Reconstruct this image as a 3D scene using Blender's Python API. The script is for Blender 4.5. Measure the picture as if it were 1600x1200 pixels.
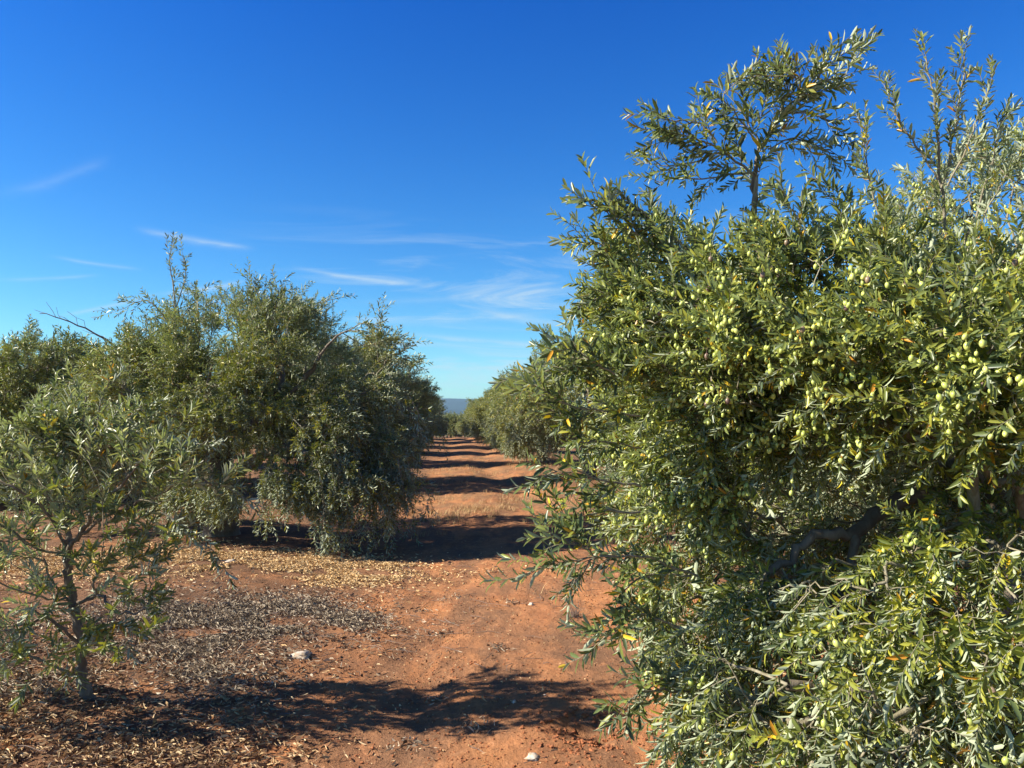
import bpy, math, random
import numpy as np
from mathutils import Vector, Matrix, noise as mnoise

# ------------------------------------------------------------------ camera, sky, sun, exposure
for o in list(bpy.data.objects): bpy.data.objects.remove(o)
SC = bpy.context.scene
COL = SC.collection
R = math.radians
F = 1150.0                      # focal length in photo pixels (1600 wide)
CAM = np.array([0.0, 0.0, 1.62])
PITCH = math.atan(52 / F)
cam_d = bpy.data.cameras.new('camera'); cam = bpy.data.objects.new('camera', cam_d); COL.objects.link(cam)
cam.location = CAM; cam.rotation_euler = (R(90) + PITCH, 0, 0)
cam_d.sensor_width = 36; cam_d.lens = 36 * F / 1600
cam_d.clip_start = 0.05; cam_d.clip_end = 20000
SC.camera = cam
FWD = np.array([0, math.cos(PITCH), math.sin(PITCH)]); UP = np.array([0, -math.sin(PITCH), math.cos(PITCH)])

def P(px, py, d):
    """world point seen at photo pixel px,py at forward depth d metres"""
    return CAM + d * (np.array([1.0, 0, 0]) * (px - 800) / F + UP * (600 - py) / F + FWD)

SUN_EL, SUN_AZ = R(34), math.atan2(-0.967, -0.15)      # azimuth measured from +Y towards +X
SUN_DIR = Vector((math.cos(SUN_EL) * math.sin(SUN_AZ), math.cos(SUN_EL) * math.cos(SUN_AZ), math.sin(SUN_EL)))
sun_d = bpy.data.lights.new('sun', 'SUN'); sun = bpy.data.objects.new('sun', sun_d); COL.objects.link(sun)
sun_d.energy = 5.0; sun_d.angle = R(0.53); sun_d.color = (1.0, 0.93, 0.80)
sun.rotation_euler = SUN_DIR.to_track_quat('Z', 'Y').to_euler()
SC.view_settings.view_transform = 'Standard'; SC.view_settings.look = 'None'
SC.view_settings.exposure = 1.14; SC.view_settings.gamma = 1
SC.cycles.max_bounces = 6; SC.cycles.diffuse_bounces = 2; SC.cycles.glossy_bounces = 2
SC.cycles.transmission_bounces = 4; SC.cycles.transparent_max_bounces = 4

class NT:
    """small node-tree writer"""
    def __init__(s, tree): s.t = tree; s.n = tree.nodes; s.l = tree.links; s.n.clear()
    def new(s, typ, ins=None, **props):
        nd = s.n.new(typ)
        for k, v in props.items(): setattr(nd, k, v)
        for k, v in (ins or {}).items(): s.put(nd.inputs[k], v)
        return nd
    def put(s, sock, v):
        if isinstance(v, bpy.types.NodeSocket): s.l.new(v, sock)
        else:
            if sock.type == 'RGBA' and not hasattr(v, '__len__'): v = (v, v, v, 1)
            if sock.type == 'RGBA' and len(v) == 3: v = (*v, 1)
            sock.default_value = v
    def m(s, op, a, b=0.0, c=0.0, clamp=False):
        nd = s.new('ShaderNodeMath', {0: a, 1: b, 2: c}, operation=op); nd.use_clamp = clamp; return nd.outputs[0]
    def mix(s, f, a, b, mode='MIX'):
        nd = s.n.new('ShaderNodeMix'); nd.data_type = 'RGBA'; nd.blend_type = mode
        s.put(nd.inputs[0], f); s.put(nd.inputs[6], a); s.put(nd.inputs[7], b); return nd.outputs[2]
    def noise(s, vec, scale, detail=4, rough=.55, lac=2.0, dist=0.0, out=0):
        nd = s.new('ShaderNodeTexNoise', {'Scale': scale, 'Detail': detail, 'Roughness': rough, 'Lacunarity': lac, 'Distortion': dist})
        if vec is not None: s.put(nd.inputs['Vector'], vec)
        return nd.outputs[out]
    def rng(s, v, a, b, c=0.0, d=1.0, smooth=True):
        nd = s.new('ShaderNodeMapRange', {0: v, 1: a, 2: b, 3: c, 4: d}); nd.interpolation_type = 'SMOOTHSTEP' if smooth else 'LINEAR'
        return nd.outputs[0]
    def ramp(s, v, stops, interp='LINEAR'):
        nd = s.new('ShaderNodeValToRGB', {0: v}); cr = nd.color_ramp; cr.interpolation = interp
        while len(cr.elements) < len(stops): cr.elements.new(0.5)
        for e, (p, c) in zip(cr.elements, stops): e.position = p; e.color = (*c, 1)
        return nd.outputs[0]

W = bpy.data.worlds.new('World'); SC.world = W; W.use_nodes = True
n = NT(W.node_tree)
sky = n.new('ShaderNodeTexSky', sky_type='NISHITA'); sky.sun_disc = False
sky.sun_elevation = SUN_EL; sky.sun_rotation = SUN_AZ; sky.air_density = 1.0; sky.dust_density = 0.4; sky.ozone_density = 3.0; sky.altitude = 300
tc = n.new('ShaderNodeTexCoord')
sep = n.new('ShaderNodeSeparateXYZ', {0: tc.outputs['Generated']})
X, Y, Z = sep.outputs
az = n.m('ARCTAN2', X, Y)                                      # radians, 0 = straight ahead
el = n.m('ARCSINE', Z)
hsv = n.new('ShaderNodeHueSaturation', {'Hue': 0.503, 'Saturation': 1.30, 'Value': 1.0, 'Color': sky.outputs[0]})
grade = n.mix(n.rng(el, 0.0, 0.62, 0, 1, False), (1.10, 1.62, 1.62), (0.03, 0.87, 1.80))
grade = n.mix(1.0, grade, n.rng(el, .52, 1.05, 1, .3), 'MULTIPLY')
skyc = n.mix(1.0, hsv.outputs[0], grade, 'MULTIPLY')
# thin cirrus: soft veils near the horizon plus a handful of long streaks
warp = n.new('ShaderNodeCombineXYZ', {0: n.m('MULTIPLY', az, 2.0), 1: n.m('MULTIPLY', el, 17.0), 2: 0.3})
veil = n.noise(warp.outputs[0], 1.6, 7, .62, dist=1.1)
veil = n.m('MULTIPLY', n.rng(veil, .47, .74), n.m('MULTIPLY', n.rng(el, .0, .05), n.rng(el, .30, .12)))
veil = n.m('MULTIPLY', veil, n.m('MULTIPLY', n.rng(az, -.45, -.08), 0.75))
fine = n.noise(n.new('ShaderNodeCombineXYZ', {0: n.m('MULTIPLY', az, 14.0), 1: n.m('MULTIPLY', el, 60.0), 2: 0}).outputs[0], 1.3, 5, .6)
def azel(px, py):
    v = P(px, py, 1) - CAM; v /= np.linalg.norm(v)
    return math.atan2(v[0], v[1]), math.asin(v[2])
total = veil
STREAKS = [((222, 357), (385, 388), .0055, .50), ((100, 491), (240, 462), .0035, .42), ((255, 458), (382, 441), .0045, .50),
           ((468, 418), (650, 446), .0045, .48), ((84, 400), (215, 421), .003, .28), ((640, 520), (890, 541), .0055, .42),
           ((735, 478), (890, 510), .008, .40), ((560, 500), (880, 487), .009, .22), ((700, 545), (900, 556), .006, .30), ((0, 436), (150, 431), .003, .25), ((1535, 365), (1680, 358), .0025, .75), ((1500, 398), (1700, 384), .0025, .45),
           ((0, 300), (165, 252), .009, .12), ((560, 470), (900, 448), .006, .18), ((1560, 296), (1690, 290), .003, .3)]
for (a, b, wd, st) in STREAKS:
    wd *= .62; ex = ((b[0] - a[0]) * .14, (b[1] - a[1]) * .14); a = (a[0] - ex[0], a[1] - ex[1]); b = (b[0] + ex[0], b[1] + ex[1])
    (a0, e0), (a1, e1) = azel(*a), azel(*b)
    L = math.hypot(a1 - a0, e1 - e0); cx, cy = (a1 - a0) / L, (e1 - e0) / L
    da = n.m('SUBTRACT', az, a0); de = n.m('SUBTRACT', el, e0)
    t = n.m('DIVIDE', n.m('ADD', n.m('MULTIPLY', da, cx), n.m('MULTIPLY', de, cy)), L)
    q = n.m('SUBTRACT', n.m('MULTIPLY', de, cx), n.m('MULTIPLY', da, cy))
    q = n.m('ADD', q, n.m('MULTIPLY', n.m('SINE', n.m('MULTIPLY', t, 4.2)), wd * .6))
    q = n.m('ADD', q, n.m('MULTIPLY', n.m('SUBTRACT', fine, .5), wd * 1.5))
    env = n.m('MULTIPLY', n.rng(t, 0, .35), n.rng(t, 1.0, .7))
    band = n.m('POWER', 2.718, n.m('MULTIPLY', -1.0, n.m('POWER', n.m('ABSOLUTE', n.m('DIVIDE', q, wd)), 1.6)))
    total = n.m('ADD', total, n.m('MULTIPLY', n.m('MULTIPLY', band, env), n.m('MULTIPLY', n.rng(fine, .25, .7, .5, 1), st)))
total = n.m('MINIMUM', total, .8)
skyc = n.mix(total, skyc, (6.0, 7.4, 8.2))
bg = n.new('ShaderNodeBackground', {'Color': skyc, 'Strength': 0.05})
out = n.new('ShaderNodeOutputWorld', {0: bg.outputs[0]})

# ------------------------------------------------------------------ helpers
def mat(name):
    m = bpy.data.materials.new(name); m.use_nodes = True; return m, NT(m.node_tree)
def build(name, V, faces, material=None, parent=None, attrs=None, smooth=True):
    """faces: list of (k x nface) int arrays, each of one face size"""
    me = bpy.data.meshes.new(name)
    V = np.asarray(V, dtype=np.float32).reshape(-1, 3)
    me.vertices.add(len(V)); me.vertices.foreach_set('co', V.ravel())
    loops = np.concatenate([np.asarray(f, dtype=np.int32).ravel() for f in faces])
    sizes = np.concatenate([np.full(len(f), np.asarray(f).shape[1], dtype=np.int32) for f in faces])
    starts = np.concatenate([[0], np.cumsum(sizes)[:-1]]).astype(np.int32)
    me.loops.add(len(loops)); me.loops.foreach_set('vertex_index', loops)
    me.polygons.add(len(sizes)); me.polygons.foreach_set('loop_start', starts); me.polygons.foreach_set('loop_total', sizes)
    me.polygons.foreach_set('use_smooth', np.full(len(sizes), smooth))
    for k, v in (attrs or {}).items():
        a = me.attributes.new(k, 'FLOAT', 'POINT'); a.data.foreach_set('value', np.asarray(v, dtype=np.float32))
    me.update(calc_edges=True)
    if material: me.materials.append(material)
    o = bpy.data.objects.new(name, me); COL.objects.link(o)
    if parent: o.parent = parent
    return o
def tag(o, label=None, cat=None, group=None, kind=None):
    if label: o['label'] = label
    if cat: o['category'] = cat
    if group: o['group'] = group
    if kind: o['kind'] = kind
    return o
def empty(name, loc):
    o = bpy.data.objects.new(name, None); o.empty_display_size = .2; o.location = loc; COL.objects.link(o); return o
def nrm(a): return a / np.maximum(np.linalg.norm(a, axis=-1, keepdims=True), 1e-9)

# ------------------------------------------------------------------ materials
def leaf_mat(name, top, top2, under, yellow, dark=1.0, trans=.16):
    m, n = mat(name)
    g = n.new('ShaderNodeNewGeometry'); a = n.new('ShaderNodeAttribute', attribute_name='tint').outputs['Fac']
    up = n.ramp(a, [(0.0, top2), (.55, top), (.93, (top[0] * 1.7, top[1] * 1.45, top[2] * .9)), (.955, yellow), (1.0, (yellow[0] * .75, yellow[1] * .42, yellow[2]))])
    un = n.ramp(a, [(0.0, tuple(c * .8 for c in under)), (.6, under), (.93, under), (.96, yellow), (1.0, (yellow[0] * .75, yellow[1] * .42, yellow[2]))])
    big = n.noise(n.new('ShaderNodeTexCoord').outputs['Object'], 1.3, 2)
    up = n.mix(n.rng(big, .35, .68), up, n.mix(1, up, (1.3, 1.2, .8), 'MULTIPLY'))
    c = n.mix(g.outputs['Backfacing'], up, un)
    pr = n.new('ShaderNodeBsdfPrincipled', {'Base Color': c, 'Roughness': n.m('ADD', .36, n.m('MULTIPLY', g.outputs['Backfacing'], .3)), 'Specular IOR Level': .35})
    tr = n.new('ShaderNodeBsdfTranslucent', {'Color': n.mix(1, c, (1.4, 1.6, .5), 'MULTIPLY')})
    mx = n.new('ShaderNodeMixShader', {0: trans, 1: pr.outputs[0], 2: tr.outputs[0]})
    n.new('ShaderNodeOutputMaterial', {0: mx.outputs[0]}); return m
YEL = (.62, .50, .035)
M_LEAF = leaf_mat('olive_leaf', (.155, .186, .048), (.070, .100, .046), (.42, .46, .30), YEL)
M_LEAF_FAR = leaf_mat('olive_leaf_row', (.185, .200, .062), (.090, .112, .052), (.37, .40, .26), (.40, .36, .06))
M_LEAF_YOUNG = leaf_mat('olive_leaf_young', (.185, .210, .092), (.115, .142, .074), (.44, .47, .33), YEL)

def bark_mat(name, a, b, sc=18):
    m, n = mat(name); tco = n.new('ShaderNodeTexCoord').outputs['Object']
    mp = n.new('ShaderNodeMapping', {'Vector': tco, 'Scale': (1, 1, .35)})
    f = n.noise(mp.outputs[0], sc, 6, .65, dist=.6); f2 = n.noise(tco, 4, 3)
    c = n.mix(n.rng(f, .35, .68), a, b); c = n.mix(n.rng(f2, .4, .7, 0, .5), c, tuple(v * .55 for v in a))
    bp = n.new('ShaderNodeBump', {'Strength': .7, 'Distance': .012, 'Height': f})
    pr = n.new('ShaderNodeBsdfPrincipled', {'Base Color': c, 'Roughness': .85, 'Normal': bp.outputs[0]})
    n.new('ShaderNodeOutputMaterial', {0: pr.outputs[0]}); return m
M_BARK = bark_mat('olive_bark', (.14, .105, .072), (.27, .22, .16))
M_TWIG = bark_mat('olive_twig', (.20, .17, .10), (.34, .30, .21), 40)
M_DEAD = bark_mat('dead_twig', (.15, .10, .075), (.32, .24, .19), 40)

def fruit_mat(name, a, b, spec=.5):
    m, n = mat(name); g = n.new('ShaderNodeNewGeometry'); 
    f = n.noise(g.outputs['Position'], 9, 2); sp = n.noise(g.outputs['Position'], 420, 2)
    c = n.mix(n.rng(f, .35, .65), a, b); c = n.mix(n.rng(sp, .62, .70, 0, .25), c, (.75, .75, .5))
    pr = n.new('ShaderNodeBsdfPrincipled', {'Base Color': c, 'Roughness': .38, 'Specular IOR Level': spec, 'Subsurface Weight': 0.0})
    n.new('ShaderNodeOutputMaterial', {0: pr.outputs[0]}); return m
M_OLIVE = fruit_mat('green_olive', (.37, .43, .09), (.52, .56, .15))
M_PURPLE = fruit_mat('purple_olive', (.10, .045, .06), (.28, .20, .12))

# ------------------------------------------------------------------ terrain height
ROW = 0.078                                    # the rows run towards x = -ROW * y
def fbm(x, y, s, seed):
    """cheap smooth value noise, vectorised"""
    x = np.asarray(x) / s + seed * 17.3; y = np.asarray(y) / s + seed * 9.7
    xi = np.floor(x); yi = np.floor(y); fx = x - xi; fy = y - yi
    fx = fx * fx * (3 - 2 * fx); fy = fy * fy * (3 - 2 * fy)
    def h(a, b):
        v = np.sin(a * 127.1 + b * 311.7 + seed * 74.7) * 43758.5453
        return v - np.floor(v)
    return (h(xi, yi) * (1 - fx) + h(xi + 1, yi) * fx) * (1 - fy) + (h(xi, yi + 1) * (1 - fx) + h(xi + 1, yi + 1) * fx) * fy - .5
def ground(x, y):
    x = np.asarray(x, dtype=float); y = np.asarray(y, dtype=float)
    u = x + ROW * y
    z = .05 * fbm(x, y, 7.5, 1) + .035 * fbm(x, y, 1.9, 2) + .022 * fbm(x, y, .62, 3)
    near = np.exp(-((y - 6) / 14.0) ** 2) + .15
    z = z + near * (.022 * fbm(x, y, .22, 4) + .014 * fbm(x, y, .09, 5) + .005 * fbm(x, y, .045, 6))
    wig = .40 * np.sin(y * .19) + .25 * fbm(x * 0, y, 3.1, 12)
    far = 1 / (1 + np.exp(-(y - 13) / 1.6))
    z = z - far * .10 * (.55 + fbm(x * 0, y, 4.3, 31)) * np.exp(-((u - 1.35 - wig) / .36) ** 2)          # eroded gully along the track
    z = z + far * .02 * np.exp(-((u - .45 - wig * .6) / .5) ** 2)
    z = z - .05 * (.5 + fbm(x * 0, y, 5.1, 33)) * np.exp(-((u + .35 - wig * .4) / .45) ** 2)                   # wheel ruts
    z = z + .05 * fbm(x, y, 3.2, 21) * far
    z = z + .10 * np.exp(-((u + 3.0) / 1.4) ** 2) + .10 * np.exp(-((u - 3.4) / 1.4) ** 2)   # ridges under the rows
    hx, hy = .40, 3.88                                                        # scraped hollow at the foot of the photo
    z = z - .028 * np.exp(-(((x - hx) / .16) ** 2 + ((y - hy) / .20) ** 2)) * (1 + 3.5 * fbm(x, y, .06, 8))
    return z * np.clip(1.5 - np.hypot(x, y) / 160.0, 0, 1) - np.clip(np.hypot(x, y) - 60, 0, 90) * .030 - np.clip(np.hypot(x, y) - 150, 0, None) * .003
def gz(x, y): return float(ground(x, y))

def axis_lines(lo, hi, step, growth, end):
    a = list(np.arange(lo, hi, step)); s = step; v = a[-1]
    while v < end: s *= growth; v += s; a.append(v)
    v = a[0]; s = step; b = []
    while v > -end: s *= growth; v -= s; b.append(v)
    return np.array(b[::-1] + a)
gx = axis_lines(-5.5, 4.5, .035, 1.045, 4000); gy = axis_lines(1.0, 13.0, .035, 1.035, 4000)
GX, GY = np.meshgrid(gx, gy, indexing='xy')
gv = np.stack([GX, GY, ground(GX, GY)], -1).reshape(-1, 3)
nx, ny = len(gx), len(gy); idx = np.arange(nx * ny).reshape(ny, nx)
gf = np.stack([idx[:-1, :-1], idx[:-1, 1:], idx[1:, 1:], idx[1:, :-1]], -1).reshape(-1, 4)
m, n = mat('red_earth')
pos = n.new('ShaderNodeNewGeometry').outputs['Position']
s3 = n.new('ShaderNodeSeparateXYZ', {0: pos})
flat = n.new('ShaderNodeCombineXYZ', {0: s3.outputs[0], 1: s3.outputs[1], 2: 0}).outputs[0]
uu = n.m('ADD', s3.outputs[0], n.m('MULTIPLY', s3.outputs[1], ROW))
b1 = n.noise(flat, .55, 5, .6, dist=.5); b2 = n.noise(flat, 2.3, 6, .65, dist=.3); b3 = n.noise(flat, 14, 6, .7); b4 = n.noise(flat, 85, 5, .75)
soil = n.mix(n.rng(b2, .34, .66), (.52, .218, .084), (.38, .155, .066))
trk = n.new('ShaderNodeMapping', {'Vector': flat, 'Scale': (1.7, .42, 1), 'Rotation': (0, 0, -ROW)}).outputs[0]
b5 = n.noise(trk, 1.5, 6, .66, dist=.4)
soil = n.mix(n.rng(b5, .40, .60, 0, .9), soil, (.215, .108, .056))
soil = n.mix(n.rng(b1, .44, .62, 0, .60), soil, (.20, .110, .062))
b6 = n.noise(flat, 6.5, 6, .7, dist=.6)
soil = n.mix(n.rng(b6, .56, .68, 0, .60), soil, (.58, .26, .115))
soil = n.mix(n.rng(b6, .42, .30, 0, .60), soil, (.15, .080, .045))
soil = n.mix(n.rng(b3, .52, .72, 0, .55), soil, (.56, .27, .13))
soil = n.mix(n.rng(b3, .45, .25, 0, .5), soil, (.17, .072, .036))
b7 = n.noise(flat, 240, 3, .7)
soil = n.mix(n.rng(b7, .60, .70, 0, .5), soil, (.55, .36, .21))
soil = n.mix(n.rng(b7, .38, .30, 0, .55), soil, (.10, .05, .03))
soil = n.mix(n.rng(b4, .56, .74, 0, .6), soil, (.54, .31, .17))
soil = n.mix(n.rng(b4, .44, .26, 0, .65), soil, (.14, .060, .032))
side = n.m('MAXIMUM', n.rng(uu, -.55, -1.35), n.rng(uu, 2.0, 2.8))               # litter-covered strip under the trees
st = n.noise(n.new('ShaderNodeMapping', {'Vector': flat, 'Scale': (1, 2.4, 1)}).outputs[0], 30, 6, .75, dist=1.2)
duff = n.mix(n.rng(st, .40, .66), (.105, .054, .032), (.27, .150, .080))
soil = n.mix(n.m('MULTIPLY', side, n.m('MULTIPLY', n.rng(b2, .30, .50), .88)), soil, duff)
dryg = n.m('MULTIPLY', n.rng(s3.outputs[1], 10, 14), n.rng(n.noise(flat, .9, 6, .75, dist=.8), .42, .62, 0, .6))
soil = n.mix(n.m('MULTIPLY', dryg, n.rng(st, .36, .62)), soil, (.33, .20, .09))
h = n.m('ADD', n.m('MULTIPLY', b3, .022), n.m('MULTIPLY', b4, .007))
vor = n.new('ShaderNodeTexVoronoi', {'Vector': flat, 'Scale': 46.0}).outputs[0]
h = n.m('ADD', h, n.m('MULTIPLY', n.rng(vor, .0, .35, 1, 0), n.m('MULTIPLY', n.rng(b3, .45, .6), .005)))
bp = n.new('ShaderNodeBump', {'Strength': 1.0, 'Distance': 1.0, 'Height': h})
pr = n.new('ShaderNodeBsdfPrincipled', {'Base Color': soil, 'Roughness': .95, 'Specular IOR Level': .15, 'Normal': bp.outputs[0]})
n.new('ShaderNodeOutputMaterial', {0: pr.outputs[0]})
tag(build('ground', gv, [gf], m), 'bare red orchard earth with ruts and dry patches', kind='structure')

# ------------------------------------------------------------------ far hills
def ridge(name, dist, base, amp, seed, col, x0=-6000, x1=6000):
    xs = np.linspace(x0, x1, 400); rows = []
    for k, (dy, f) in enumerate([(-dist * .35, 0), (-dist * .22, .35), (-dist * .1, .8), (0, 1), (dist * .12, .8), (dist * .35, 0)]):
        hh = base + amp * (fbm(xs, xs * 0 + k * 90, 1100, seed) + .5 * fbm(xs, xs * 0 + k * 60, 380, seed + 1) + .22 * fbm(xs, xs * 0 + k * 30, 120, seed + 2))
        rows.append(np.stack([xs, xs * 0 + dist + dy, hh * f - 45 * (1 - f) - 8], -1))
    V = np.concatenate(rows); k = len(xs); idx = np.arange(len(V)).reshape(-1, k)
    f = np.stack([idx[:-1, :-1], idx[:-1, 1:], idx[1:, 1:], idx[1:, :-1]], -1).reshape(-1, 4)
    m, n = mat(name + '_cover'); p = n.new('ShaderNodeNewGeometry').outputs['Position']
    c = n.mix(n.rng(n.noise(p, .006, 5), .4, .6), col, tuple(v * .55 for v in col))
    pr = n.new('ShaderNodeBsdfPrincipled', {'Base Color': c, 'Roughness': 1}); n.new('ShaderNodeOutputMaterial', {0: pr.outputs[0]})
    return tag(build(name, V, [f], m), kind='structure')
tag(ridge('hills', 2700, 78, 30, 5, (.030, .055, .045)), 'long low wooded hills fading blue on the horizon')

# ------------------------------------------------------------------ leaves and shoots
rs = np.random.RandomState(11)
def leaf_geo(L, w, curve, fold, hi):
    """one leaf: base at the origin, grows along +Z, its upper face towards +X"""
    if hi:
        V = [[0, 0, 0]]
        for t, ww in ((.27, .90), (.74, .88)):
            cx = -curve * L * t * t
            V += [[cx + fold * w * ww, -w * ww / 2, L * t], [cx, 0, L * t], [cx + fold * w * ww, w * ww / 2, L * t]]
        V.append([-curve * L, 0, L])
        return np.array(V)
    cx = -curve * L * .3
    return np.array([[0, 0, 0], [cx + fold * w, -w / 2, L * .5], [-curve * L, 0, L], [cx + fold * w, w / 2, L * .5]])
HI_T = np.array([[0, 2, 1], [0, 3, 2], [4, 5, 7], [5, 6, 7]]); HI_Q = np.array([[1, 2, 5, 4], [2, 3, 6, 5]])
LO_T = np.array([[0, 2, 1], [0, 3, 2]])
def shoot(rng, L=.30, pairs=12, leafL=.060, leafW=.0115, bend=.35, hi=True, tipdense=1.0):
    """a leafy shoot along +Z bending towards +X; returns leaf verts, per-leaf tint, stem points"""
    K = 7; ts = np.linspace(0, 1, K); ang = bend * ts
    pts = np.zeros((K, 3))
    for i in range(1, K):
        a = (ang[i] + ang[i - 1]) / 2 + rng.normal(0, .05); pts[i] = pts[i - 1] + L / (K - 1) * np.array([math.sin(a), rng.normal(0, .05), math.cos(a)])
    V, tint = [], []; roll = rng.uniform(0, 6.28)
    for i in range(pairs):
        t = .06 + .94 * (i + .5) / pairs + rng.normal(0, .01); t = min(t, 1)
        j = min(int(t * (K - 1)), K - 2); f = t * (K - 1) - j
        p = pts[j] * (1 - f) + pts[j + 1] * f; ax = nrm(pts[j + 1] - pts[j])
        roll += math.pi / 2 + rng.normal(0, .25)
        for s in (0, 1):
            if rng.rand() < .13: continue
            r = roll + s * math.pi + rng.normal(0, .2)
            e1 = nrm(np.cross(ax, [0, 1, 0.01])); e2 = np.cross(ax, e1)
            rad = e1 * math.cos(r) + e2 * math.sin(r)
            op = rng.normal(.78, .22) * (1 - .5 * t * t) + .06
            d = ax * math.cos(op) + rad * math.sin(op)
            d = nrm(d + np.array([.12, 0, -.05]) * rng.rand())
            upf = nrm(ax - d * np.dot(ax, d)); side = np.cross(d, upf)
            tw = rng.normal(0, .45); upf2 = upf * math.cos(tw) + side * math.sin(tw); side2 = np.cross(d, upf2)
            sz = rng.uniform(.62, 1.22) * (1 - .35 * max(0, t - .75) * 4 * .6) * (.85 + .3 * math.sin(t * 3.1))
            g = leaf_geo(leafL * sz, leafW * (sz ** .5) * rng.uniform(.85, 1.15), rng.normal(.13, .13), .28, hi)
            V.append(p + g[:, :1] * upf2 + g[:, 1:2] * side2 + g[:, 2:] * d); tint.append(rng.rand())
    return np.array(V), np.array(tint), pts

def make_protos(seed, count, **kw):
    rng = np.random.RandomState(seed); out = []
    for k in range(count):
        q = dict(kw); q['L'] = kw['L'] * rng.uniform(.75, 1.25); q['bend'] = kw.get('bend', .4) * rng.uniform(.3, 1.6)
        out.append(shoot(rng, **q))
    return out

def tube_arrays(chains):
    """chains: list of (pts Kx3, radii K, sides) -> verts, quads"""
    VV, QQ, off = [], [], 0
    for pts, rad, sides in chains:
        K = len(pts)
        if K < 2: continue
        T = np.gradient(pts, axis=0); T = nrm(T)
        ref = np.array([0.0, 0, 1]) if abs(T[0][2]) < .8 else np.array([1.0, 0, 0])
        a = nrm(np.cross(T[0], ref)); rings = []
        th = np.arange(sides) * 2 * math.pi / sides
        for i in range(K):
            a = a - T[i] * np.dot(a, T[i]); a = a / (np.linalg.norm(a) + 1e-9); b = np.cross(T[i], a)
            rings.append(pts[i] + rad[i] * (np.cos(th)[:, None] * a + np.sin(th)[:, None] * b))
        VV.append(np.concatenate(rings))
        i0 = (np.arange(K - 1)[:, None] * sides + np.arange(sides)[None, :]); i1 = (np.arange(K - 1)[:, None] * sides + (np.arange(sides)[None, :] + 1) % sides)
        QQ.append(np.stack([i0, i1, i1 + sides, i0 + sides], -1).reshape(-1, 4) + off); off += K * sides
    return np.concatenate(VV), np.concatenate(QQ)

def frames(D, X):
    """local +Z -> D, local +X -> X made perpendicular"""
    D = nrm(D); X = nrm(X - D * np.sum(X * D, -1, keepdims=True)); Yv = np.cross(D, X)
    return np.stack([X, Yv, D], -1)                      # columns

def place_shoots(protos, pos, D, X, scale, rng, hi, tint_shift=0.0):
    """instance shoot prototypes into one vertex array"""
    M = frames(D, X) * scale[:, None, None]; which = rng.randint(0, len(protos), len(pos))
    LV, LT, SV, n_leaf = [], [], [], 0
    for k, (V, tint, pts) in enumerate(protos):
        w = np.where(which == k)[0]
        if not len(w): continue
        fl = V.reshape(-1, 3)
        A = np.einsum('sij,vj->svi', M[w], fl) + pos[w][:, None, :]
        LV.append(A.reshape(-1, 3)); nl = len(V)
        tt = (tint[None, :] + rng.uniform(-.35, .35, (len(w), nl)) + rng.normal(0, .08, (len(w), 1))); tt = np.clip(tt + tint_shift, 0, .93)
        ye = rng.rand(len(w), nl) < np.where(rng.rand(len(w), 1) < .10, .12, .014); tt[ye] = rng.uniform(.955, 1, ye.sum())
        LT.append(np.repeat(tt.ravel(), V.shape[1])); n_leaf += len(w) * nl
        # stems: three-sided tapering tube
        tv, tq = tube_arrays([(pts, np.linspace(.0018, .0009, len(pts)) * 1.1, 3)])
        B = np.einsum('sij,vj->svi', M[w], tv) + pos[w][:, None, :]
        SV.append((B.reshape(-1, 3), tq, len(tv), len(w)))
    LV = np.concatenate(LV); LT = np.concatenate(LT); vp = 8 if hi else 4
    base = np.arange(n_leaf)[:, None, None] * vp
    faces = [(base + LO_T[None]).reshape(-1, 3)] if not hi else [(base + HI_T[None]).reshape(-1, 3), (base + HI_Q[None]).reshape(-1, 4)]
    sv, sq, off = [], [], 0
    for B, tq, nv, c in SV:
        sv.append(B); sq.append((np.arange(c)[:, None, None] * nv + tq[None] + off).reshape(-1, 4)); off += len(B)
    return LV, LT, faces, np.concatenate(sv), np.concatenate(sq)

def grow(seedpts, seedpar, targets, bf=.35):
    """balanced minimum spanning tree from the seed skeleton through all target points"""
    n0, nt = len(seedpts), len(targets); P_ = np.concatenate([seedpts, targets]); par = np.full(n0 + nt, -1); plen = np.zeros(n0 + nt)
    for i in range(n0):
        par[i] = seedpar[i]
        if par[i] >= 0: plen[i] = plen[par[i]] + np.linalg.norm(P_[i] - P_[par[i]])
    best = np.full(nt, 1e9); who = np.zeros(nt, int); open_ = np.ones(nt, bool)
    for i in range(n0):
        d = np.linalg.norm(targets - P_[i], axis=1); c = d + bf * plen[i]; b = c < best; best[b] = c[b]; who[b] = i
    for _ in range(nt):
        j = int(np.argmin(np.where(open_, best, 1e9))); open_[j] = False; i = n0 + j; par[i] = who[j]
        d0 = np.linalg.norm(P_[i] - P_[par[i]]); plen[i] = plen[par[i]] + d0
        c = np.linalg.norm(targets - P_[i], axis=1) + bf * plen[i]; b = open_ & (c < best); best[b] = c[b]; who[b] = i
    return P_, par

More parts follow.
